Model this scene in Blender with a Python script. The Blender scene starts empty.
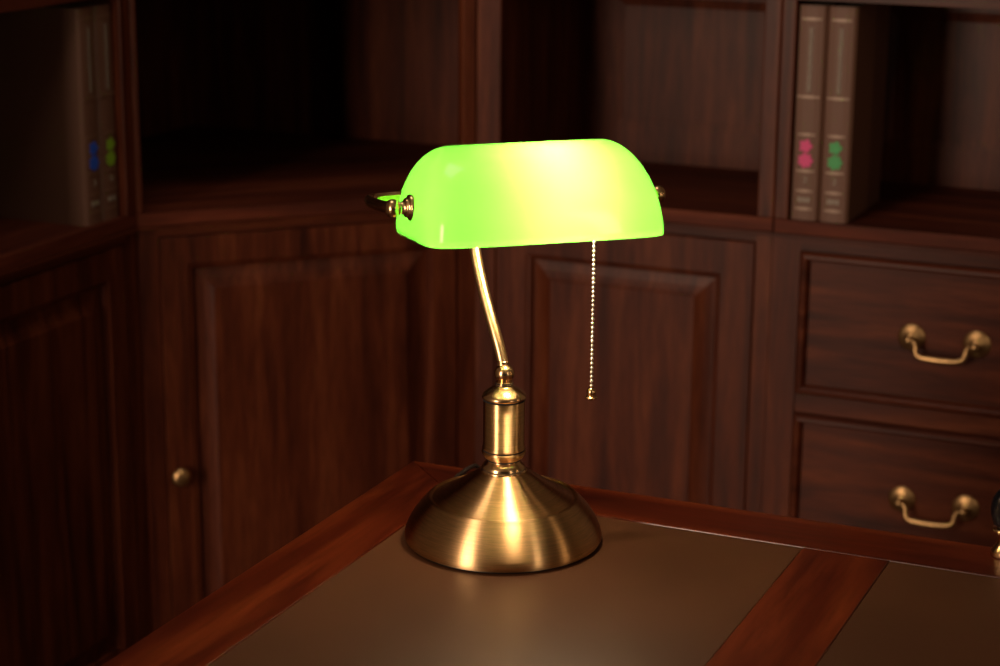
import bpy, bmesh, math, random
from mathutils import Vector, Matrix
PI = math.pi
S = bpy.context.scene
C = S.collection

# ------------------------------------------------------------------ camera
YAW, PITCH, ROLL = math.radians(23.5305), math.radians(14.876), math.radians(-.4453)
cd = bpy.data.cameras.new('camera'); cam = bpy.data.objects.new('camera', cd); C.objects.link(cam)
cam.location = (0, 0, 1.44)
cam.rotation_euler = (Matrix.Rotation(YAW, 4, 'Z') @ Matrix.Rotation(PI/2 - PITCH, 4, 'X') @ Matrix.Rotation(-ROLL, 4, 'Z')).to_euler()
cd.sensor_width = 36; cd.lens = 2048.9/1000*36
cd.clip_start = .05; cd.clip_end = 60
cd.dof.use_dof = True; cd.dof.focus_distance = 1.90; cd.dof.aperture_fstop = 6.3
S.camera = cam

# ------------------------------------------------------------------ world, lights, exposure
w = bpy.data.worlds.new('world'); S.world = w; w.use_nodes = True
w.node_tree.nodes['Background'].inputs[0].default_value = (1, .78, .6, 1)
w.node_tree.nodes['Background'].inputs[1].default_value = .010
def area(name, loc, target, size, power, color, sizey=None):
    l = bpy.data.lights.new(name, 'AREA'); l.energy = power; l.color = color
    l.shape = 'RECTANGLE'; l.size = size; l.size_y = sizey or size
    o = bpy.data.objects.new(name, l); C.objects.link(o); o.location = loc
    o.rotation_euler = (Vector(target) - Vector(loc)).to_track_quat('-Z', 'Y').to_euler()
    return o
area('ceiling_lamp_light', (-1.15, 1.75, 2.62), (-1.0, 2.2, .7), .6, 5.0, (1, .86, .72))
area('softbox_light_left', (-1.74, -1.5, 1.4), (-.9, 2.9, .9), .75, 84, (1, .77, .58), 1.9)
area('softbox_light_right', (1.7, .45, 1.4), (-.7, 1.8, .8), .16, 6.5, (1, .78, .56), 1.7)
area('strip_light_right', (2.3, 2.1, 1.35), (-.7, 1.8, .8), .06, 3.0, (1, .64, .34), 1.5)  # unseen narrow warm source at far right, for the streak on the brass base
vs = S.view_settings
vs.view_transform = 'Standard'; vs.look = 'None'; vs.exposure = 0; vs.gamma = 1; vs.use_curve_mapping = False

# ------------------------------------------------------------------ materials
def mat(name):
    m = bpy.data.materials.new(name); m.use_nodes = True
    return m, m.node_tree, m.node_tree.nodes['Principled BSDF']
def N(t, typ, **kw):
    n = t.nodes.new(typ)
    for k, v in kw.items():
        if k in n.inputs: n.inputs[k].default_value = v
        else: setattr(n, k, v)
    return n
def wood(name, axis, dark, mid, light, rough=.32, coat=.25, scale=1.0, fine=.5):
    m, t, b = mat(name)
    tc = N(t, 'ShaderNodeTexCoord'); mp = N(t, 'ShaderNodeMapping')
    info = N(t, 'ShaderNodeObjectInfo')
    add = N(t, 'ShaderNodeVectorMath', operation='ADD')
    mul = N(t, 'ShaderNodeVectorMath', operation='SCALE'); mul.inputs['Scale'].default_value = 13.0
    comb = N(t, 'ShaderNodeCombineXYZ')
    for i in range(3): t.links.new(info.outputs['Random'], comb.inputs[i])
    t.links.new(comb.outputs[0], mul.inputs[0])
    t.links.new(tc.outputs['Object'], add.inputs[0]); t.links.new(mul.outputs[0], add.inputs[1])
    t.links.new(add.outputs[0], mp.inputs[0])
    s = [14*scale]*3; s['xyz'.index(axis)] = 1.1*scale; mp.inputs['Scale'].default_value = s
    n1 = N(t, 'ShaderNodeTexNoise', Scale=1.6, Detail=5, Roughness=.55, Distortion=.6)
    n2 = N(t, 'ShaderNodeTexNoise', Scale=14, Detail=3, Roughness=.6)
    t.links.new(mp.outputs[0], n1.inputs['Vector']); t.links.new(mp.outputs[0], n2.inputs['Vector'])
    r = N(t, 'ShaderNodeValToRGB')
    r.color_ramp.elements[0].position = .30; r.color_ramp.elements[0].color = (*dark, 1)
    r.color_ramp.elements[1].position = .72; r.color_ramp.elements[1].color = (*light, 1)
    e = r.color_ramp.elements.new(.5); e.color = (*mid, 1)
    t.links.new(n1.outputs[0], r.inputs[0])
    mx = N(t, 'ShaderNodeMixRGB', blend_type='MULTIPLY'); mx.inputs[0].default_value = fine
    r2 = N(t, 'ShaderNodeValToRGB')
    r2.color_ramp.elements[0].position = .35; r2.color_ramp.elements[0].color = (.45, .38, .35, 1)
    r2.color_ramp.elements[1].position = .6; r2.color_ramp.elements[1].color = (1, 1, 1, 1)
    t.links.new(n2.outputs[0], r2.inputs[0])
    t.links.new(r.outputs[0], mx.inputs[1]); t.links.new(r2.outputs[0], mx.inputs[2])
    t.links.new(mx.outputs[0], b.inputs['Base Color'])
    b.inputs['Roughness'].default_value = rough; b.inputs['Specular IOR Level'].default_value = .18 if rough > .4 else .35
    b.inputs['Coat Weight'].default_value = coat; b.inputs['Coat Roughness'].default_value = .18
    return m
CW = dict(dark=(.034, .0066, .0024), mid=(.080, .0165, .0060), light=(.140, .0350, .0125), rough=.42, coat=.0, scale=1.5)
SHELF = wood('mahogany_shelf_satin', 'x', (.046, .0085, .0034), (.098, .019, .0075), (.165, .038, .0145), rough=.62, coat=0)
WX = wood('mahogany_grain_x', 'x', **CW); WY = wood('mahogany_grain_y', 'y', **CW); WZ = wood('mahogany_grain_z', 'z', **CW)
DW = dict(dark=(.022, .0028, .0009), mid=(.070, .0095, .0022), light=(.15, .027, .006), rough=.3, coat=.3)
DX = wood('desk_wood_grain_x', 'x', scale=1.1, **DW); DY = wood('desk_wood_grain_y', 'y', scale=1.1, **DW)

def simple(name, col, rough=.5, metal=0, **kw):
    m, t, b = mat(name)
    b.inputs['Base Color'].default_value = (*col, 1); b.inputs['Roughness'].default_value = rough
    b.inputs['Metallic'].default_value = metal
    for k, v in kw.items(): b.inputs[k].default_value = v
    return m
def leather():
    m, t, b = mat('brown_leather')
    tc = N(t, 'ShaderNodeTexCoord')
    n = N(t, 'ShaderNodeTexNoise', Scale=6, Detail=4)
    v = N(t, 'ShaderNodeTexVoronoi', Scale=900)
    for q in (n, v): t.links.new(tc.outputs['Object'], q.inputs['Vector'])
    r = N(t, 'ShaderNodeValToRGB')
    r.color_ramp.elements[0].position = .35; r.color_ramp.elements[0].color = (.054, .0205, .0082, 1)
    r.color_ramp.elements[1].position = .65; r.color_ramp.elements[1].color = (.070, .0265, .0105, 1)
    t.links.new(n.outputs[0], r.inputs[0]); t.links.new(r.outputs[0], b.inputs['Base Color'])
    bp = N(t, 'ShaderNodeBump', Strength=.06, Distance=.0004)
    t.links.new(v.outputs['Distance'], bp.inputs['Height']); t.links.new(bp.outputs[0], b.inputs['Normal'])
    b.inputs['Roughness'].default_value = .40; b.inputs['Specular IOR Level'].default_value = .36
    return m
LEATHER = leather()
def brass(name, col, rough, aniso=0, brushed=False):
    m, t, b = mat(name)
    b.inputs['Metallic'].default_value = 1; b.inputs['Roughness'].default_value = rough
    tc = N(t, 'ShaderNodeTexCoord')
    mp = N(t, 'ShaderNodeMapping'); mp.inputs['Scale'].default_value = (20, 20, 500) if brushed else (60, 60, 60)
    n = N(t, 'ShaderNodeTexNoise', Scale=2, Detail=4, Roughness=.7)
    t.links.new(tc.outputs['Object'], mp.inputs[0]); t.links.new(mp.outputs[0], n.inputs['Vector'])
    r = N(t, 'ShaderNodeValToRGB')
    r.color_ramp.elements[0].position = .3; r.color_ramp.elements[0].color = (*[c*.72 for c in col], 1)
    r.color_ramp.elements[1].position = .65; r.color_ramp.elements[1].color = (*col, 1)
    t.links.new(n.outputs[0], r.inputs[0]); t.links.new(r.outputs[0], b.inputs['Base Color'])
    if aniso:
        tg = N(t, 'ShaderNodeTangent', direction_type='RADIAL', axis='Z')
        t.links.new(tg.outputs[0], b.inputs['Tangent']); b.inputs['Anisotropic'].default_value = aniso; b.inputs['Anisotropic Rotation'].default_value = .25
    return m
BRASS = brass('antique_brass_brushed', (.84, .53, .25), .40, 1.0, True)
BRASS2 = brass('antique_brass', (.78, .50, .25), .2)
BRASSA = brass('antique_brass_satin', (.84, .54, .27), .3)
BRASSD = brass('aged_brass_hardware', (.60, .36, .16), .38)
NICKEL = simple('pull_chain_metal', (.92, .86, .76), .28, 1)
BLACK = simple('black_plastic', (.008, .007, .006), .35)
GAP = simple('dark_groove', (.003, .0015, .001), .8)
FOIL = simple('gold_foil', (.36, .24, .17), .5, .1)
FOILD = simple('dull_foil', (.17, .085, .05), .55, .1)  # duller foil tone for the left bookcase's spine bands
FOILT = simple('grey_green_foil', (.30, .26, .20), .5, .1)
COVER = simple('brown_book_cloth', (.135, .060, .036), .6)
PAGES = simple('paper', (.35, .3, .22), .8)
WALL = simple('plaster', (.22, .17, .13), .8)
CEIL = simple('ceiling_paint', (.4, .36, .3), .9)
PINK = simple('pink_foil', (.62, .03, .17), .5); GREEN = simple('green_foil', (.03, .30, .07), .5)
BLUE = simple('blue_foil', (.02, .10, .62), .5); LIME = simple('lime_foil', (.22, .42, .02), .5)

def glass_outer():
    m, t, b = mat('green_glass')
    t.nodes.remove(b); out = t.nodes['Material Output']
    tr = N(t, 'ShaderNodeBsdfTranslucent', Color=(.115, .74, .058, 1))
    df = N(t, 'ShaderNodeBsdfDiffuse', Color=(.10, .46, .006, 1))
    m1 = N(t, 'ShaderNodeMixShader'); m1.inputs[0].default_value = .14
    t.links.new(tr.outputs[0], m1.inputs[1]); t.links.new(df.outputs[0], m1.inputs[2])
    gl = N(t, 'ShaderNodeBsdfGlossy', Roughness=.05)
    fr = N(t, 'ShaderNodeFresnel', IOR=1.45)
    m2 = N(t, 'ShaderNodeMixShader')
    t.links.new(fr.outputs[0], m2.inputs[0]); t.links.new(m1.outputs[0], m2.inputs[1]); t.links.new(gl.outputs[0], m2.inputs[2])
    t.links.new(m2.outputs[0], out.inputs[0])
    return m
def glass_inner():
    m, t, b = mat('opal_inner_glass')
    t.nodes.remove(b); out = t.nodes['Material Output']
    tp = N(t, 'ShaderNodeBsdfTransparent', Color=(1, 1, 1, 1))
    df = N(t, 'ShaderNodeBsdfDiffuse', Color=(.82, .82, .76, 1))
    m1 = N(t, 'ShaderNodeMixShader'); m1.inputs[0].default_value = .20
    t.links.new(tp.outputs[0], m1.inputs[1]); t.links.new(df.outputs[0], m1.inputs[2])
    t.links.new(m1.outputs[0], out.inputs[0])
    return m
GLASS, OPAL = glass_outer(), glass_inner()
BULB, _t, _b = mat('bulb_glow')
_b.inputs['Base Color'].default_value = (1, .9, .75, 1)
_b.inputs['Emission Color'].default_value = (1, .74, .48, 1); _b.inputs['Emission Strength'].default_value = 285

# ------------------------------------------------------------------ helpers
def link(name, bm, m, parent=None, smooth=False, loc=None, rot=None, bevel=0, mats=None):
    me = bpy.data.meshes.new(name)
    bmesh.ops.recalc_face_normals(bm, faces=bm.faces) if not getattr(bm, '_keep', False) else None
    bm.to_mesh(me); bm.free()
    for mm in (mats or [m]): me.materials.append(mm)
    if smooth:
        for p in me.polygons: p.use_smooth = True
    o = bpy.data.objects.new(name, me); C.objects.link(o)
    if parent: o.parent = parent
    if loc: o.location = loc
    if rot: o.rotation_euler = rot
    if bevel:
        md = o.modifiers.new('bevel', 'BEVEL'); md.width = bevel; md.segments = 2; md.limit_method = 'ANGLE'
    return o
def thing(name, label, cat, loc=(0, 0, 0), rz=0, group=None):
    o = bpy.data.objects.new(name, None); C.objects.link(o)
    o.location = loc; o.rotation_euler = (0, 0, rz); o.empty_display_size = .05
    tag(o, label, cat, group); return o
def tag(o, label, cat, group=None):
    o['label'] = label; o['category'] = cat
    if group: o['group'] = group
def box(bm, x0, x1, y0, y1, z0, z1):
    v = [bm.verts.new((x, y, z)) for x in (x0, x1) for y in (y0, y1) for z in (z0, z1)]
    for f in ((0, 1, 3, 2), (4, 6, 7, 5), (0, 4, 5, 1), (2, 3, 7, 6), (0, 2, 6, 4), (1, 5, 7, 3)):
        bm.faces.new([v[i] for i in f])
def boxes(*bs):
    bm = bmesh.new()
    for b in bs: box(bm, *b)
    return bm
def prism(pts, z0, z1):
    bm = bmesh.new()
    a = [bm.verts.new((x, y, z0)) for x, y in pts]; b = [bm.verts.new((x, y, z1)) for x, y in pts]
    bm.faces.new(a[::-1]); bm.faces.new(b); n = len(pts)
    for i in range(n): bm.faces.new((a[i], a[(i+1) % n], b[(i+1) % n], b[i]))
    return bm
def lathe(prof, seg=96, bm=None, off=(0, 0, 0), axis='z', close=True):
    bm = bm or bmesh.new(); rings = []
    def P(r, u, h):
        c, s = r*math.cos(u), r*math.sin(u)
        q = {'z': (c, s, h), 'x': (h, c, s), 'y': (s, h, c)}[axis]
        return (q[0]+off[0], q[1]+off[1], q[2]+off[2])
    for r, h in prof:
        if r < 1e-6: rings.append([bm.verts.new(P(0, 0, h))])
        else: rings.append([bm.verts.new(P(r, 2*PI*i/seg, h)) for i in range(seg)])
    for a, b in zip(rings, rings[1:]):
        for i in range(seg):
            j = (i+1) % seg
            if len(a) == 1 and len(b) == 1: continue
            if len(a) == 1: bm.faces.new((a[0], b[i], b[j]))
            elif len(b) == 1: bm.faces.new((a[i], a[j], b[0]))
            else: bm.faces.new((a[i], a[j], b[j], b[i]))
    if close:
        for q in (rings[0], rings[-1]):
            if len(q) > 2: bm.faces.new(q)
    return bm
def smooth_path(pts, n=8):
    out = []; P = [Vector(p) for p in pts]; P = [P[0]*2-P[1]] + P + [P[-1]*2-P[-2]]
    for i in range(1, len(P)-2):
        for k in range(n):
            t = k/n
            out.append(.5*((2*P[i]) + (P[i+1]-P[i-1])*t + (2*P[i-1]-5*P[i]+4*P[i+1]-P[i+2])*t*t + (3*P[i]-P[i-1]-3*P[i+1]+P[i+2])*t**3))
    out.append(P[-2]); return out
def tube(path, r, seg=14, bm=None, ry=None, radii=None):
    bm = bm or bmesh.new(); path = [Vector(p) for p in path]; rings = []
    up = Vector((0, 0, 1)); d = (path[1]-path[0]).normalized()
    if abs(d.dot(up)) > .9: up = Vector((1, 0, 0))
    nrm = (up - d*up.dot(d)).normalized()
    for i, p in enumerate(path):
        d = ((path[min(i+1, len(path)-1)] - path[max(i-1, 0)])).normalized()
        nrm = (nrm - d*nrm.dot(d)).normalized(); bi = d.cross(nrm)
        k = radii[i] if radii else 1
        rings.append([bm.verts.new(p + nrm*((ry or r)*k*math.cos(2*PI*j/seg)) + bi*(r*k*math.sin(2*PI*j/seg))) for j in range(seg)])
    for a, b in zip(rings, rings[1:]):
        for i in range(seg): bm.faces.new((a[i], a[(i+1) % seg], b[(i+1) % seg], b[i]))
    bm.faces.new(rings[0][::-1]); bm.faces.new(rings[-1]); return bm
def ball(c, r, bm=None, seg=20, axis='z'):
    n = 10
    return lathe([(r*math.sin(PI*i/n) if 0 < i < n else 0, -r*math.cos(PI*i/n)) for i in range(n+1)], seg, bm, c, axis)

# rectangular ring sweep: profile (inset, depth y) around a rectangle in the XZ plane
def frame_rings(bm, x0, x1, z0, z1, prof, cap=True):
    R = []
    for ins, y in prof:
        R.append([bm.verts.new((x, y, z)) for x, z in ((x0+ins, z0+ins), (x1-ins, z0+ins), (x1-ins, z1-ins), (x0+ins, z1-ins))])
    for a, b in zip(R, R[1:]):
        for i in range(4): bm.faces.new((a[i], a[(i+1) % 4], b[(i+1) % 4], b[i]))
    if cap: bm.faces.new(R[-1])
    return R

# ------------------------------------------------------------------ room
def structure(name, bm, m):
    o = link(name, bm, m); o['kind'] = 'structure'; return o
FL = wood('floor_wood', 'y', (.03, .012, .006), (.06, .025, .012), (.1, .04, .02), rough=.35)
structure('floor', boxes((-2.25, 2.8, -2.6, 3.45, -.1, 0)), FL)
structure('wall_back', boxes((-2.25, 2.8, 3.345, 3.45, 0, 2.75)), WALL)
structure('wall_left', boxes((-2.25, -2.123, -2.6, 3.345, 0, 2.75)), WALL)
structure('ceiling', boxes((-2.25, 2.8, -2.6, 3.45, 2.75, 2.85)), CEIL)

# ------------------------------------------------------------------ cabinets
HB, HJ, HN = .80, .80, .82           # base top / joint / niche floor
SH = (1.1470, 1.170)                 # first shelf underside and top
D = .385; TOP = 2.10
def round_knob(parent, x, z):
    k = lathe([(0, .0), (.0085, 0), (.0085, -.003), (.006, -.005), (.006, -.009), (.0135, -.012), (.0158, -.017), (.014, -.0225), (.007, -.025), (0, -.0255)], 28, None, (x, 0, z), 'y')
    return link('knob', k, BRASSD, parent, True)
def raised_door(parent, x0, x1, z0, z1, st, name='door'):
    """frame-and-raised-panel door, face at y=0; four frame boards and the panel"""
    d = bpy.data.objects.new(name, None)  # replaced below: the stile mesh carries the panel
    bm = bmesh.new()
    frame_rings(bm, x0, x1, z0, z1, [(0, .022), (0, .002), (.002, 0), (st-.009, 0), (st-.007, .0025), (st-.0025, .0035), (st, .0075), (st, .019)], cap=False)
    o = link(name, bm, WZ, parent)
    bpy.data.objects.remove(d)
    p = bmesh.new(); q = st - .001
    frame_rings(p, x0+q, x1-q, z0+q, z1-q, [(0, .020), (0, .012), (.004, .0118), (.010, .0108), (.018, .0088), (.026, .0058), (.032, .0030), (.0335, .0015)])
    link('raised_panel', p, WZ, o)
    return o
def bail_pull(o, x, z):
    """two rosettes, two posts and a drop bail, each a piece of its own under the drawer"""
    for s in (-1, 1):
        link('handle_rosette', lathe([(0, 0), (.0205, 0), (.0208, -.0012), (.0190, -.0028), (.0130, -.0048), (.0085, -.0066), (.0065, -.0085), (0, -.0095)], 32, None, (x+s*.048, .004, z), 'y'), BRASSD, o, True)
        pf = [(0, 0), (.0045, 0), (.0045, -.009), (.0055, -.0105), (.0064, -.014), (.0055, -.0175), (0, -.019)]
        b = lathe(pf, 20, None, (x+s*.048, -.0045, z), 'y')
        link('handle_post', b, BRASSD, o, True)
    pts = [(-.044, -.0185, -.001), (-.0395, -.0195, -.0025), (-.0368, -.021, -.0075), (-.0362, -.0225, -.0155), (-.0335, -.024, -.0225), (-.0270, -.025, -.0262), (-.014, -.0255, -.0276), (0, -.0255, -.0280)]
    pts = pts + [(-a, b_, c) for a, b_, c in pts[-2::-1]]
    path = smooth_path([(x+a, b_, z+c*.84) for a, b_, c in pts], 6); n = len(path)
    rad = [1 + .55*math.exp(-((i/(n-1)-.5)/.22)**2) for i in range(n)]
    link('handle_bail', tube(path, .0034, 14, radii=rad), BRASSD, o, True)
def drawer(parent, x0, x1, z0, z1):
    bm = bmesh.new()
    frame_rings(bm, x0, x1, z0, z1, [(0, .022), (0, -.003), (.0045, -.0085), (.008, -.009), (.0115, -.006), (.013, .002), (.014, .004)])
    o = link('drawer', bm, WX, parent)
    bail_pull(o, (x0+x1)/2-.005, (z0+z1)/2-.004)
    return o
def carcass_base(t, W, plan=None, opening=None, ztop=.7825):
    """lower cabinet: sides, back, bottom, plinth, face frame pieces, top"""
    fx0, fx1 = opening
    if plan is None:
        link('side_panel', boxes((.001, .018, .020, D, 0, HB-.02)), WZ, t)
        link('side_panel', boxes((W-.018, W-.001, .020, D, 0, HB-.02)), WZ, t)
        link('back_panel', boxes((.018, W-.018, D-.012, D, .08, HB-.02)), WZ, t)
        link('top_panel', boxes((.001, W-.001, .022, D, HB-.02, HB-.001)), WX, t)
        link('bottom_panel', boxes((.018, W-.018, .022, D-.012, .06, .08)), WX, t)
    else:
        link('top_panel', prism(plan, HB-.02, HB-.001), WX, t)
        link('bottom_panel', prism(plan, .06, .08), WX, t)
        for a, b in ((1, 2), (2, 3), (3, 4), (4, 0)):
            link('side_panel', wall_between(plan[a], plan[b], .08, HB-.02, .012, plan), WZ, t)
    link('stile', boxes((0, fx0-.002, 0, .02, 0, HB-.001)), WZ, t); link('stile', boxes((fx1+.002, W, 0, .02, 0, HB-.001)), WZ, t)
    link('rail', boxes((fx0-.002, fx1+.002, 0, .02, ztop, HB-.001)), WX, t); link('rail', boxes((fx0-.002, fx1+.002, 0, .02, 0, .098)), WX, t)
    m = bmesh.new(); frame_rings_h(m, 0, W, [(-.001, HB-.0062), (-.005, HB-.0045), (-.005, HB-.001), (.001, HB-.001)])
    link('top_moulding', m, WX, t)
def frame_rings_h(bm, x0, x1, prof):
    """straight moulding of a (y,z) profile along x"""
    a = [bm.verts.new((x0, y, z)) for y, z in prof]; b = [bm.verts.new((x1, y, z)) for y, z in prof]; n = len(prof)
    bm.faces.new(a); bm.faces.new(b[::-1])
    for i in range(n): bm.faces.new((a[i], a[(i+1) % n], b[(i+1) % n], b[i]))
def wall_between(p, q, z0, z1, th, plan):
    c = Vector((sum(a for a, _ in plan)/len(plan), sum(b for _, b in plan)/len(plan)))
    p, q = Vector(p), Vector(q); n = Vector((-(q-p).y, (q-p).x)).normalized()
    if n.dot(c-p) < 0: n = -n
    return prism([tuple(p), tuple(q), tuple(q+n*th), tuple(p+n*th)], z0, z1)
def upper_case(t, W, st_l, st_r, plan=None):
    """open bookcase on top of the lower cabinet"""
    lv = [SH, (1.49, 1.51), (1.80, 1.82)]
    if plan is None:
        link('side_panel', boxes((.001, st_l-.002, .020, D, HN, TOP)), WZ, t)
        link('side_panel', boxes((W-st_r+.002, W-.001, .020, D, HN, TOP)), WZ, t)
        link('bottom_board', boxes((.001, W-.001, .0, D, HB, HN)), SHELF, t)
        bx0, bx1 = st_l-.002, W-st_r+.002
        for a, b in lv: link('shelf', boxes((bx0, bx1, .003, D-.012, a, b)), SHELF, t)
        zs = [(HN, SH[0]), (SH[1], 1.49), (1.51, 1.80), (1.82, TOP-.03)]
        for a, b in zs:
            bm = bmesh.new()
            frame_rings(bm, bx0, bx1, a, b, [(0, D), (0, D-.012), (.0, D-.012)], cap=False)
            bm.free()
            bm = bmesh.new(); r = .052; rb = .060
            Y0, Y1 = D-.012, D-.0075
            X = (bx0, bx0+r, bx1-r, bx1); Zz = (a, a+rb, b-.045, b)
            o_ = [bm.verts.new((x, Y0, z)) for x, z in ((X[0], a), (X[3], a), (X[3], b), (X[0], b))]
            i_ = [bm.verts.new((x, Y0, z)) for x, z in ((X[1], Zz[1]), (X[2], Zz[1]), (X[2], Zz[2]), (X[1], Zz[2]))]
            j_ = [bm.verts.new((x, Y1, z)) for x, z in ((X[1]+.016, Zz[1]+.016), (X[2]-.016, Zz[1]+.016), (X[2]-.016, Zz[2]-.016), (X[1]+.016, Zz[2]-.016))]
            for P_, Q_ in ((o_, i_), (i_, j_)):
                for k in range(4): bm.faces.new((P_[k], P_[(k+1) % 4], Q_[(k+1) % 4], Q_[k]))
            bm.faces.new(j_)
            bk = [bm.verts.new((x, D, z)) for x, z in ((X[0], a), (X[3], a), (X[3], b), (X[0], b))]
            for k in range(4): bm.faces.new((o_[k], o_[(k+1) % 4], bk[(k+1) % 4], bk[k]))
            bm.faces.new(bk)
            link('back_panel', bm, WZ, t)
        link('top_board', boxes((.001, W-.001, .0, D, TOP-.001, TOP+.02)), WX, t)
    else:
        link('bottom_board', prism(plan, HB, HN), SHELF, t)
        for a, b in lv: link('shelf', prism(plan, a, b), SHELF, t)
        for k, (a, b) in enumerate(((1, 2), (2, 3), (3, 4), (4, 0))):
            p, q = Vector(plan[a]), Vector(plan[b]); n_ = max(2, int((q-p).length/.14))
            bm = bmesh.new()
            for i in range(n_):
                u, v_ = p + (q-p)*(i/n_) , p + (q-p)*((i+1)/n_)
                pr_ = wall_between(tuple(u), tuple(v_), HN, TOP, .011+.0012*(i % 2), plan)
                me = bpy.data.meshes.new('tmp'); pr_.to_mesh(me); pr_.free(); bm.from_mesh(me); bpy.data.meshes.remove(me)
            link('back_panel' if k in (1, 2) else 'side_panel', bm, WZ, t)
        link('top_board', prism(plan, TOP-.001, TOP+.02), WX, t)
    link('stile', boxes((0, st_l, 0, .02, HN, TOP)), WZ, t, bevel=.002); link('stile', boxes((W-st_r, W, 0, .02, HN, TOP)), WZ, t, bevel=.002)
    link('rail', boxes((st_l, W-st_r, 0, .02, TOP-.05, TOP-.001)), WX, t, bevel=.002)
    m = bmesh.new(); frame_rings_h(m, 0, W, [(.0, TOP-.03), (-.012, TOP-.02), (-.02, TOP+.002), (-.035, TOP+.02), (0, TOP+.02)])
    link('cornice', m, WX, t)

XL, YR = -1.703, 2.928
# right-hand wall: door unit and drawer unit
def door_unit(loc, rz, W, d0, d1, st, label, knob=None, plan=None, name='base_cabinet', grp=None):
    t = thing(name, label, 'cabinet', (loc[0], loc[1], 0), rz)
    carcass_base(t, W, plan, (d0, d1))
    dr = raised_door(t, d0, d1, .10, .780, st)
    if knob: round_knob(dr, *knob)
    return t
AX, AW = -1.3185, .489
door_unit((AX, YR), 0, AW, .035, AW-.0265, .0615, 'mahogany lower cabinet with raised-panel door, right of the corner, directly behind the pull chain')
t = thing('bookcase', 'empty open mahogany bookcase unit above the panelled cabinet behind the lamp shade', 'bookcase', (AX, YR, 0))
upper_case(t, AW, .0415, .0255)
BX, BW = -.8285, .54
t = thing('drawer_cabinet', 'mahogany lower cabinet with drawers and two brass bail handles at the right edge', 'cabinet', (BX, YR, 0))
carcass_base(t, BW, None, (.0455, .4945), .7755)
for z0, z1 in ((.5535, .774), (.300, .5205), (.110, .267)): drawer(t, .0455, .4945, z0, z1)
link('drawer_rail', boxes((.0435, .4965, .004, .02, .5225, .5515)), WX, t)
link('drawer_rail', boxes((.0435, .4965, .004, .02, .269, .298)), WX, t)
t = thing('bookcase', 'open mahogany bookcase at the right holding books with pink and green emblems', 'bookcase', (BX, YR, 0))
upper_case(t, BW, .0215, .0215)
link('shelf_lip', boxes((.0215, BW-.0215, -.001, .003, SH[0], SH[1])), WX, t)
# left wall
LW = .62; LY = 2.5425 - LW
door_unit((XL, LY), PI/2, LW, .04, LW-.0325, .0535, 'dark mahogany lower cabinet with raised-panel door at the left edge, turned towards the right')
t = thing('bookcase', 'open mahogany bookcase at the left edge holding books with blue and lime emblems', 'bookcase', (XL, LY, 0), PI/2)
upper_case(t, LW, .0225, .0225)
# corner unit set at 45 degrees between them
P0 = Vector((-1.703, 2.544)); CWid = .5425; a45 = PI/4
def tl(x, y):
    d = Vector((x, y)) - P0; c, s = math.cos(a45), math.sin(a45)
    return (d.x*c + d.y*s, -d.x*s + d.y*c)
plan = [(0.001, .0), (CWid-.001, 0), tl(-1.3205, 3.313), tl(-2.088, 3.313), tl(-2.088, 2.546)]
door_unit(tuple(P0), a45, CWid, .0325, .5125, .0515, 'mahogany corner cabinet with small round brass knob, angled, left of the lamp', (.0505, .4035), [(0.012, .014), (CWid-.012, .014)]+plan[2:], 'corner_cabinet')
t = thing('corner_bookcase', 'empty deep mahogany corner bookcase above the cabinet with the round knob', 'bookcase', (P0.x, P0.y, 0), a45)
upper_case(t, CWid, .010, .0225, plan)

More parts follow.
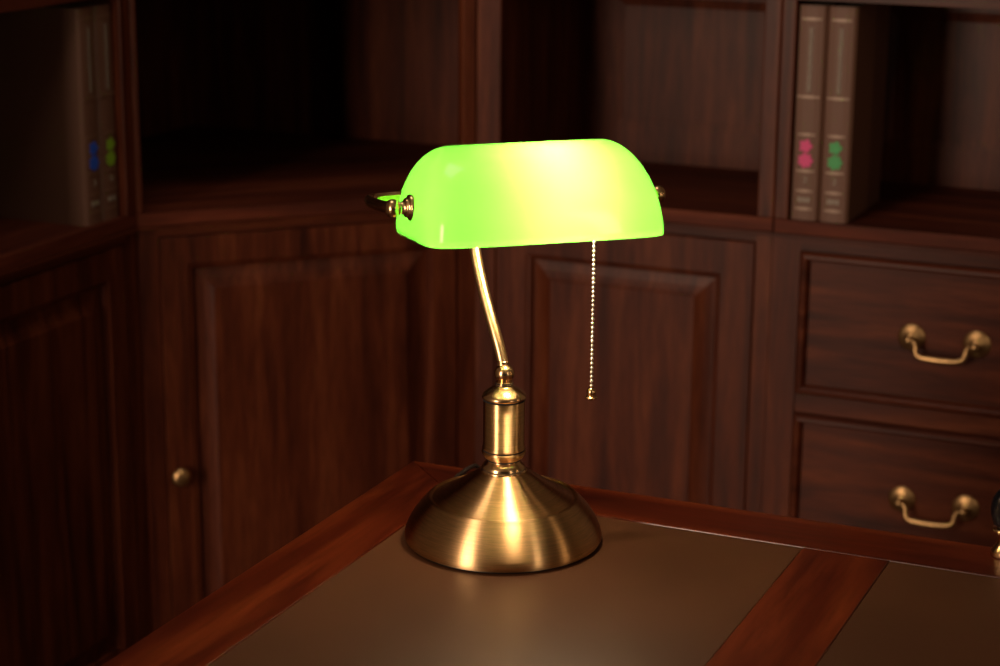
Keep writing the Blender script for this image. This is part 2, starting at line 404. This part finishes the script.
# ------------------------------------------------------------------ books
random.seed(4)
def scallop(bm, cx, cz, r, y, lobes=6, amp=.16, n=48):
    c = [bm.verts.new((cx + r*(1+amp*math.cos(lobes*2*PI*i/n))*math.cos(2*PI*i/n)*1.0, y, cz + r*(1+amp*math.cos(lobes*2*PI*i/n))*math.sin(2*PI*i/n))) for i in range(n)]
    bm.faces.new(c)
    c2 = [bm.verts.new((v.co.x, y+.0006, v.co.z)) for v in c]; bm.faces.new(c2[::-1])
    for i in range(n): bm.faces.new((c[i], c[(i+1) % n], c2[(i+1) % n], c2[i]))
def book(loc, rz, th, h, dep, emblem, label, grp, foil=None):
    FOIL = foil or globals()['FOIL']
    t = thing('book', label, 'book', loc, rz, grp)
    bm = bmesh.new()
    # bound case: two boards and a slightly rounded spine as one wrap
    prof = [(0, dep), (0, .006), (.004, .0015), (th*.3, -.0002), (th*.5, -.0005), (th*.7, -.0002), (th-.004, .0015), (th, .006), (th, dep), (th-.0025, dep), (th-.0025, .007), (th*.5, .0035), (.0025, .007), (.0025, dep)]
    a = [bm.verts.new((x, y, 0)) for x, y in prof]; b = [bm.verts.new((x, y, h)) for x, y in prof]; n = len(prof)
    for i in range(n): bm.faces.new((a[i], a[(i+1) % n], b[(i+1) % n], b[i]))
    bmesh.ops.triangle_fill(bm, edges=[e for e in bm.edges if e.verts[0].co.z == e.verts[1].co.z == 0])
    bmesh.ops.triangle_fill(bm, edges=[e for e in bm.edges if e.verts[0].co.z == e.verts[1].co.z == h])
    link('cover', bm, COVER, t)
    link('pages', boxes((.0027, th-.0027, .008, dep-.004, .003, h-.003)), PAGES, t)
    c = th/2
    for z, hw in ((.299, .0145), (.185, .0165), (.129, .0125), (.0745, .0135), (.0445, .0125), (.0175, .0125)):
        bm = bmesh.new(); box(bm, c-hw, c+hw, -.0012, .0012, z-.0011, z+.0011)
        box(bm, c-hw*.45, c+hw*.45, -.0013, .0012, z-.0020, z+.0020)
        link('spine_band', bm, FOIL, t)
    bm = bmesh.new(); z = .193                    # the title: a column of letter-like marks too small to read
    while z < .287:
        q = random.choice((.0022, .0030, .0026)); k = random.random()
        box(bm, c-.0028, c+.0028, -.0014, 0, z, z+.0007)
        if k < .7: box(bm, c-.0028, c+.0028, -.0014, 0, z+q-.0007, z+q)
        if k > .3: box(bm, c+.0016, c+.0028, -.0014, 0, z, z+q)
        if k > .6 or k < .2: box(bm, c-.0006, c+.0006, -.0014, 0, z, z+q)
        z += q + .0010
    link('spine_title', bm, FOILT, t)
    bm = bmesh.new()
    box(bm, c-.0022, c+.0022, -.0014, 0, .0645, .0655); box(bm, c+.0012, c+.0024, -.0014, 0, .058, .0655)
    box(bm, c-.002, c+.0024, -.0014, 0, .0575, .0585)
    link('volume_number', bm, FOILT, t); bm = bmesh.new()
    for i in range(4): box(bm, c-.0088+i*.0048, c-.0062+i*.0048, -.0014, 0, .028, .0345)
    link('spine_imprint', bm, FOILT, t)
    bm = bmesh.new()
    scallop(bm, c-.0002, .0905, .0105, -.0018, 7, .13); scallop(bm, c-.0004, .1120, .0092, -.0021, 5, .16)
    link('emblem', bm, emblem, t)
    return t
book((-.8075, YR+.008, HN), 0, .0432, .3185, .205, PINK, 'brown hardback with a pink emblem on its spine, leftmost on the right bookcase shelf', 'large brown books in the right bookcase')
book((-.7628, YR+.008, HN), 0, .0432, .3185, .205, GREEN, 'brown hardback with a green emblem on its spine, beside the pink-emblem book', 'large brown books in the right bookcase')
book((XL-.012, 2.5195-.0845, HN), PI/2, .0415, .3145, .215, BLUE, 'brown hardback with a blue emblem on its spine and its side cover showing, far left', 'large brown books in the left bookcase', FOILD)
book((XL-.012, 2.5195-.0420, HN), PI/2, .0415, .3145, .215, LIME, 'brown hardback with a lime green emblem on its spine, tight against the left bookcase post', 'large brown books in the left bookcase', FOILD)

# ------------------------------------------------------------------ desk
DZ = .76; DX0, DX1, DY0, DY1 = -.8955, .7215, 1.032, 1.832
IX = [(-.8185, -.4555), (-.3744, .2004), (.2815, .6445)]; IY0, IY1 = 1.1095, 1.757
desk = thing('desk', 'mahogany writing desk with brown leather top panels, carrying the lamp', 'desk', ((DX0+DX1)/2, (DY0+DY1)/2, 0))
ox, oy = desk.location.x, desk.location.y
def board(pts, m, name='border_board', z0=.735, z1=DZ, bv=.0012):
    link(name, prism([(x-ox, y-oy) for x, y in pts], z0, z1), m, desk, bevel=bv)
g = .00025
ix0, ix1 = IX[0][0], IX[2][1]
board([(DX0, DY0+g), (ix0, IY0+g), (ix0, IY1-g), (DX0, DY1-g)], DY)
board([(DX1, DY0+g), (DX1, DY1-g), (ix1, IY1-g), (ix1, IY0+g)], DY)
board([(DX0+g, DY1), (ix0+g, IY1), (ix1-g, IY1), (DX1-g, DY1)], DX)
board([(DX0+g, DY0), (DX1-g, DY0), (ix1-g, IY0), (ix0+g, IY0)], DX)
for a, b in ((IX[0][1], IX[1][0]), (IX[1][1], IX[2][0])):
    board([(a, IY0+g), (b, IY0+g), (b, IY1-g), (a, IY1-g)], DY, 'divider_board')
for a, b in IX:
    board([(a+.0004, IY0+.0004), (b-.0004, IY0+.0004), (b-.0004, IY1-.0004), (a+.0004, IY1-.0004)], LEATHER, 'leather_inlay', .735, DZ-.0008, .0006)
def dbox(*a): return (a[0]-ox, a[1]-ox, a[2]-oy, a[3]-oy, a[4], a[5])
bm = bmesh.new(); frame = [(.0, .734), (.004, .730), (.012, .724), (.018, .712), (.018, .700)]
R = []
for ins, z in frame:
    R.append([bm.verts.new((x-ox, y-oy, z)) for x, y in ((DX0+ins, DY0+ins), (DX1-ins, DY0+ins), (DX1-ins, DY1-ins), (DX0+ins, DY1-ins))])
for a, b in zip(R, R[1:]):
    for i in range(4): bm.faces.new((a[i], a[(i+1) % 4], b[(i+1) % 4], b[i]))
bm.faces.new(R[0]); bm.faces.new(R[-1][::-1])
link('edge_moulding', bm, DX, desk)
for x0, x1 in ((DX0+.03, DX0+.44), (DX1-.44, DX1-.03)):
    p = link('pedestal', boxes(dbox(x0, x1, DY0+.04, DY1-.03, .06, .70)), DY, desk, bevel=.002)
    link('plinth', boxes(dbox(x0-.008, x1+.008, DY0+.032, DY1-.022, 0, .06)), DX, p, bevel=.003)
    for k, (z0, z1) in enumerate(((.49, .685), (.285, .48), (.08, .275))):
        d = bmesh.new(); frame_rings(d, x0+.02-ox, x1-.02-ox, z0, z1, [(0, DY0+.04-oy), (0, DY0+.028-oy), (.003, DY0+.025-oy), (.010, DY0+.025-oy), (.014, DY0+.030-oy)])
        d = link('drawer', d, DX, p)
        k_ = lathe([(0, .0), (.0075, 0), (.005, -.012), (.0125, -.018), (.010, -.026), (0, -.028)], 24, None, ((x0+x1)/2-ox, DY0+.030-oy, (z0+z1)/2), 'y')
link('modesty_panel', boxes(dbox(DX0+.44, DX1-.44, DY1-.09, DY1-.07, .25, .70)), DX, desk)
link('kneehole_drawer', boxes(dbox(DX0+.45, DX1-.45, DY0+.045, DY0+.065, .61, .698)), DX, desk, bevel=.002)

# ------------------------------------------------------------------ banker's lamp
LX, LYY, PHI = -.7182, 1.6602, .7171
lamp = thing('desk_lamp', 'brass bankers desk lamp with a glowing green glass shade and pull chain, on the desk', 'lamp', (LX, LYY, DZ-.0008+.0003), PHI)
link('base', lathe([(0, .0012), (.0890, .0012), (.0908, .0022), (.0920, .0042), (.0923, .0070), (.0914, .0115), (.0892, .0175), (.0856, .0245), (.0810, .0310), (.0765, .0362), (.0728, .0398), (.0714, .0411), (.0706, .0424),
    (.0694, .0432), (.0681, .0431), (.0672, .0424), (.0662, .0421), (.0648, .0427), (.0580, .0462), (.0500, .0505), (.0420, .0552), (.0350, .0602), (.0290, .0642), (.0248, .0672), (.0205, .0688)], 128, close=False), BRASS, lamp, True)
link('felt_pad', lathe([(0, 0), (.0885, 0), (.0890, .0014), (0, .0014)], 96), BLACK, lamp, True)
ring = [(.0205, .0672), (.0214, .0678), (.0217, .0690), (.0211, .0702), (.0203, .0707), (.0205, .0722), (.0198, .0740), (.0180, .0760), (.0160, .0778), (.0151, .0790), (.0155, .0801)]
link('collar', lathe(ring, 64, close=False), BRASS2, lamp, True)
link('column', lathe([(.0155, .0799), (.0172, .0811), (.0190, .0831), (.0201, .0851), (.0207, .0864), (.0207, .0876), (.0200, .0882), (.0192, .0885), (.0192, .0895), (.0201, .0899), (.0202, .0912), (.0192, .0918), (.0192, .1362),
    (.0189, .1367), (.0193, .1372), (.0193, .1377), (.0186, .1382)], 64, close=False), BRASS, lamp, True)
link('column_cap', lathe([(.0186, .1380), (.0202, .1385), (.0208, .1395), (.0206, .1408), (.0196, .1424), (.0178, .1442), (.0156, .1460), (.0132, .1476), (.0108, .1488), (.0090, .1498), (.0080, .1506),
    (.0080, .1513), (.0086, .1518), (.0080, .1523), (.0077, .1531), (.0083, .1536), (.0074, .1542), (.0060, .1550), (.0055, .1570)], 64, close=False), BRASS2, lamp, True)
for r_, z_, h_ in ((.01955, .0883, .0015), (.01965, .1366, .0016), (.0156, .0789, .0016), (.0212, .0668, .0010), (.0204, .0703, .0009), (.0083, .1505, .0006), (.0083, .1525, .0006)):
    link('dark_line', lathe([(r_-.001, z_), (r_, z_), (r_, z_+h_), (r_-.001, z_+h_)], 64, close=False), GAP, lamp, True)  # thin dark bands around the turned joints
link('ball_joint', ball((0, 0, .1617), .0094, seg=40), BRASS2, lamp, True)
arm_pts = [(0, 0, .164), (-0.0017, 0.0055, 0.1788), (-0.0047, 0.0155, 0.1983), (-0.0074, 0.0270, 0.2166), (-0.0103, 0.0435, 0.2433), (-0.0114, 0.0560, 0.2654), (-0.0103, 0.0645, 0.2882), (-0.0085, 0.0690, 0.3033)]
ap = smooth_path(arm_pts, 6)
link('arm', tube(ap, .0053, 28), BRASSA, lamp, True)
lathe_rim = lathe([(.0060, 0), (.0062, .0016), (.0053, .0022)], 24, None, (-.0006, .0018, .1716), close=False)
link('arm_ferrule', lathe_rim, BRASS2, lamp, True)

# shade: a glass trough with rounded ends, outer green skin and opal inner skin
A0, B0, H, RA, EE = .1094, .0757, .0799, .0400, .952
def shade_ring(th, a0, b0, h, n0=7, n1=4.5, NU=120):
    c, s = math.cos(th), math.sin(th); ce = c**EE; se = s**EE if s > 0 else 0
    a = a0-RA*(1-ce); b = b0*ce; n = n0+(n1-n0)*s
    return [((a)*math.copysign(abs(math.cos(u))**(2/n), math.cos(u)), b*math.copysign(abs(math.sin(u))**(2/n), math.sin(u)), h*se) for u in [2*PI*(i+.5)/NU for i in range(NU)]]
def resample(ring_):
    # even out spacing along the ring so corners stay smooth
    P = [Vector(p) for p in ring_]; n = len(P); L = [0]
    for i in range(n): L.append(L[-1] + (P[(i+1) % n]-P[i]).length)
    out = []; j = 0
    for k in range(n):
        d = L[-1]*k/n
        while L[j+1] < d: j += 1
        f_ = (d-L[j])/max(L[j+1]-L[j], 1e-9); out.append(P[j].lerp(P[(j+1) % n], f_))
    return out
def shade_skin(bm, a0, b0, h, mi, flip, z0=0):
    rings = []; NT = 22
    for j in range(NT):
        th = j/NT*PI/2
        rings.append([bm.verts.new((p[0], p[1], p[2]+z0)) for p in resample(shade_ring(th, a0, b0, h))])
    for a, b in zip(rings, rings[1:]):
        for i in range(120):
            f_ = bm.faces.new((a[i], a[(i+1) % 120], b[(i+1) % 120], b[i])[::-1 if flip else 1]); f_.material_index = mi
    top = rings[-1]                                # close the ridge strip
    for i in range(60):
        q = [top[i], top[i+1], top[118-i] if 118-i > i+1 else None, top[(119-i) % 120]]
        q = [v for v in q if v is not None]
        q = list(dict.fromkeys(q))
        if len(q) >= 3:
            try: f_ = bm.faces.new(q[::-1] if flip else q); f_.material_index = mi
            except ValueError: pass
    return rings[0]
bm = bmesh.new(); T_ = .0032
r0 = shade_skin(bm, A0, B0, H, 0, False)
r1 = shade_skin(bm, A0-T_, B0-T_, H-T_, 1, True)
for i in range(120): bm.faces.new((r0[(i+1) % 120], r0[i], r1[i], r1[(i+1) % 120])).material_index = 0
bm.normal_update()
SHL, SHR = (.0128, -.0261, .299), (-.0756, 0, 0)
shade = link('lamp_shade', bm, None, lamp, True, SHL, SHR, mats=[GLASS, OPAL])
ce, se = math.cos(SHR[0]), math.sin(SHR[0])
def sl(x, y, z): return (SHL[0]+x, SHL[1]+y*ce-z*se, SHL[2]+y*se+z*ce)
# thumb screws at both ends
KZ = .0275; KX = .1060
for s in (-1, 1):
    pf = [(0, -.001), (.0104, -.001), (.0113, -.0002), (.0115, .0008), (.0115, .0026), (.0110, .0036), (.0098, .0042), (.0088, .0043), (.0087, .0062), (.0082, .0070), (.0070, .0074), (.0060, .0075), (.0058, .0095), (.0054, .0100), (.0054, .0116), (.0062, .0128)] 
    k = lathe([(r, s*(KX+h)) for r, h in pf] , 36, None, sl(0, 0, KZ), 'x')
    link('screw_collar', k, BRASS2, lamp, True)
    k = lathe([(0, s*(KX+.0122)), (.0052, s*(KX+.0124)), (.0076, s*(KX+.0146)), (.0084, s*(KX+.0180)), (.0076, s*(KX+.0214)), (.0050, s*(KX+.0238)), (0, s*(KX+.0248))], 36, None, sl(0, 0, KZ), 'x')
    link('screw_knob', k, BRASS2, lamp, True)
# bracket: a bar behind the shade, both ends turned forwards to the screws
yb = B0+.018; xe = KX+.0195; rr = .022
half = [(xe-.0002, .004, KZ), (xe+.0014, .022, KZ-.0008), (xe+.0024, .045, KZ-.0016), (xe+.0018, yb-rr, KZ-.002), (xe-.0035, yb-.008, KZ-.0022), (xe-rr*.8, yb-.0008, KZ-.0022), (xe-rr*1.6, yb, KZ-.002), (.03, yb, KZ-.002)]
pts = half + [(-x, y, z) for x, y, z in half[::-1]]
link('bracket', tube([sl(*p) for p in smooth_path(pts, 8)], .0040, 16, ry=.0056), BRASS2, lamp, True)
# socket, bulb
sock = lathe([(0, .076), (.0125, .076), (.0145, .074), (.0155, .069), (.0155, .048), (.0165, .046), (.0165, .043), (.0150, .0385), (0, .0385)], 36, None, sl(0, 0, .030), 'x')
sk = link('socket', sock, BRASS2, lamp, True)
link('socket_bracket', tube(smooth_path([(-.0128, .0575, .268), (.010, .050, .279), (.045, .015, .290), (.0740, -.020, .300), (.0740, -.0255, .318)], 6), .0035, 12), BRASS2, lamp, True)
bl = [(0, .053), (.011, .053), (.0125, .046), (.0170, .036), (.0215, .022), (.0230, .008), (.0205, -.006), (.0150, -.0150), (.0075, -.0192), (0, -.0200)]
link('bulb', lathe([(r*.62, x*.62+.0070) for r, x in bl], 32, None, sl(0, -.006, .034), 'x'), BULB, lamp, True)
# pull chain: beads on a wire
cx, cy = .0757, -.026
bm = bmesh.new(); z = .311
while z > .1490:
    ball((cx, cy, z), .0018, bm, 12); z -= .0042
tube([(cx, cy, .3125), (cx, cy, .1476)], .0005, 6, bm)
ch = link('pull_chain', bm, NICKEL, lamp, True)
kn = lathe([(0, .1524), (.0016, .1522), (.0030, .1512), (.0041, .1494), (.0044, .1476), (.0040, .1458), (.0030, .1446), (.0034, .1440), (.0058, .1434), (.0060, .1426), (.0056, .1420), (.0034, .1414), (.0024, .1402), (0, .1399)], 28, None, (cx, cy, -.0026))
link('chain_knob', kn, BRASS2, ch, True)
# power cord leaving the back of the base and dropping over the desk's back edge
def lamp_local(x, y, z):
    dx, dy = x-LX, y-LYY; c, s = math.cos(PHI), math.sin(PHI); return (dx*c+dy*s, -dx*s+dy*c, z-(DZ-.0005))
rc = .0022
cp = [(-.7700, 1.7360, DZ+.0036), (-.8000, 1.7560, DZ+.0034), (-.8240, 1.7800, DZ+.0036), (-.8290, 1.8060, DZ+.0030), (-.8265, 1.8270, DZ+.0045), (-.8240, 1.8375, DZ+.0010), (-.8225, 1.8432, DZ-.02), (-.8225, 1.8430, .60), (-.8225, 1.8440, .30), (-.8225, 1.8600, .01), (-.80, 1.95, .0035)]
link('power_cord', tube([lamp_local(*p) for p in smooth_path(cp, 8)], rc, 10), simple('brown_cord', (.018, .010, .007), .5), lamp, True)

# ------------------------------------------------------------------ object half in frame at the right edge
orn = thing('ornament', 'round black ornament on a small brass foot, at the far right edge', 'ornament', (-.2790, 1.8145, DZ))
link('foot', lathe([(0, 0), (.0145, 0), (.0150, .003), (.0130, .007), (.0110, .010), (.0085, .014), (.0085, .018), (.0110, .022), (.0150, .0245), (.0140, .027), (0, .027)], 40), BRASS2, orn, True)
link('body', lathe([(0, .0265), (.0090, .0265), (.0140, .0310), (.0170, .0400), (.0175, .0470), (.0160, .0550), (.0115, .0620), (.0060, .0655), (0, .0662)], 48), simple('black_gloss', (.004, .004, .005), .08), orn, True)
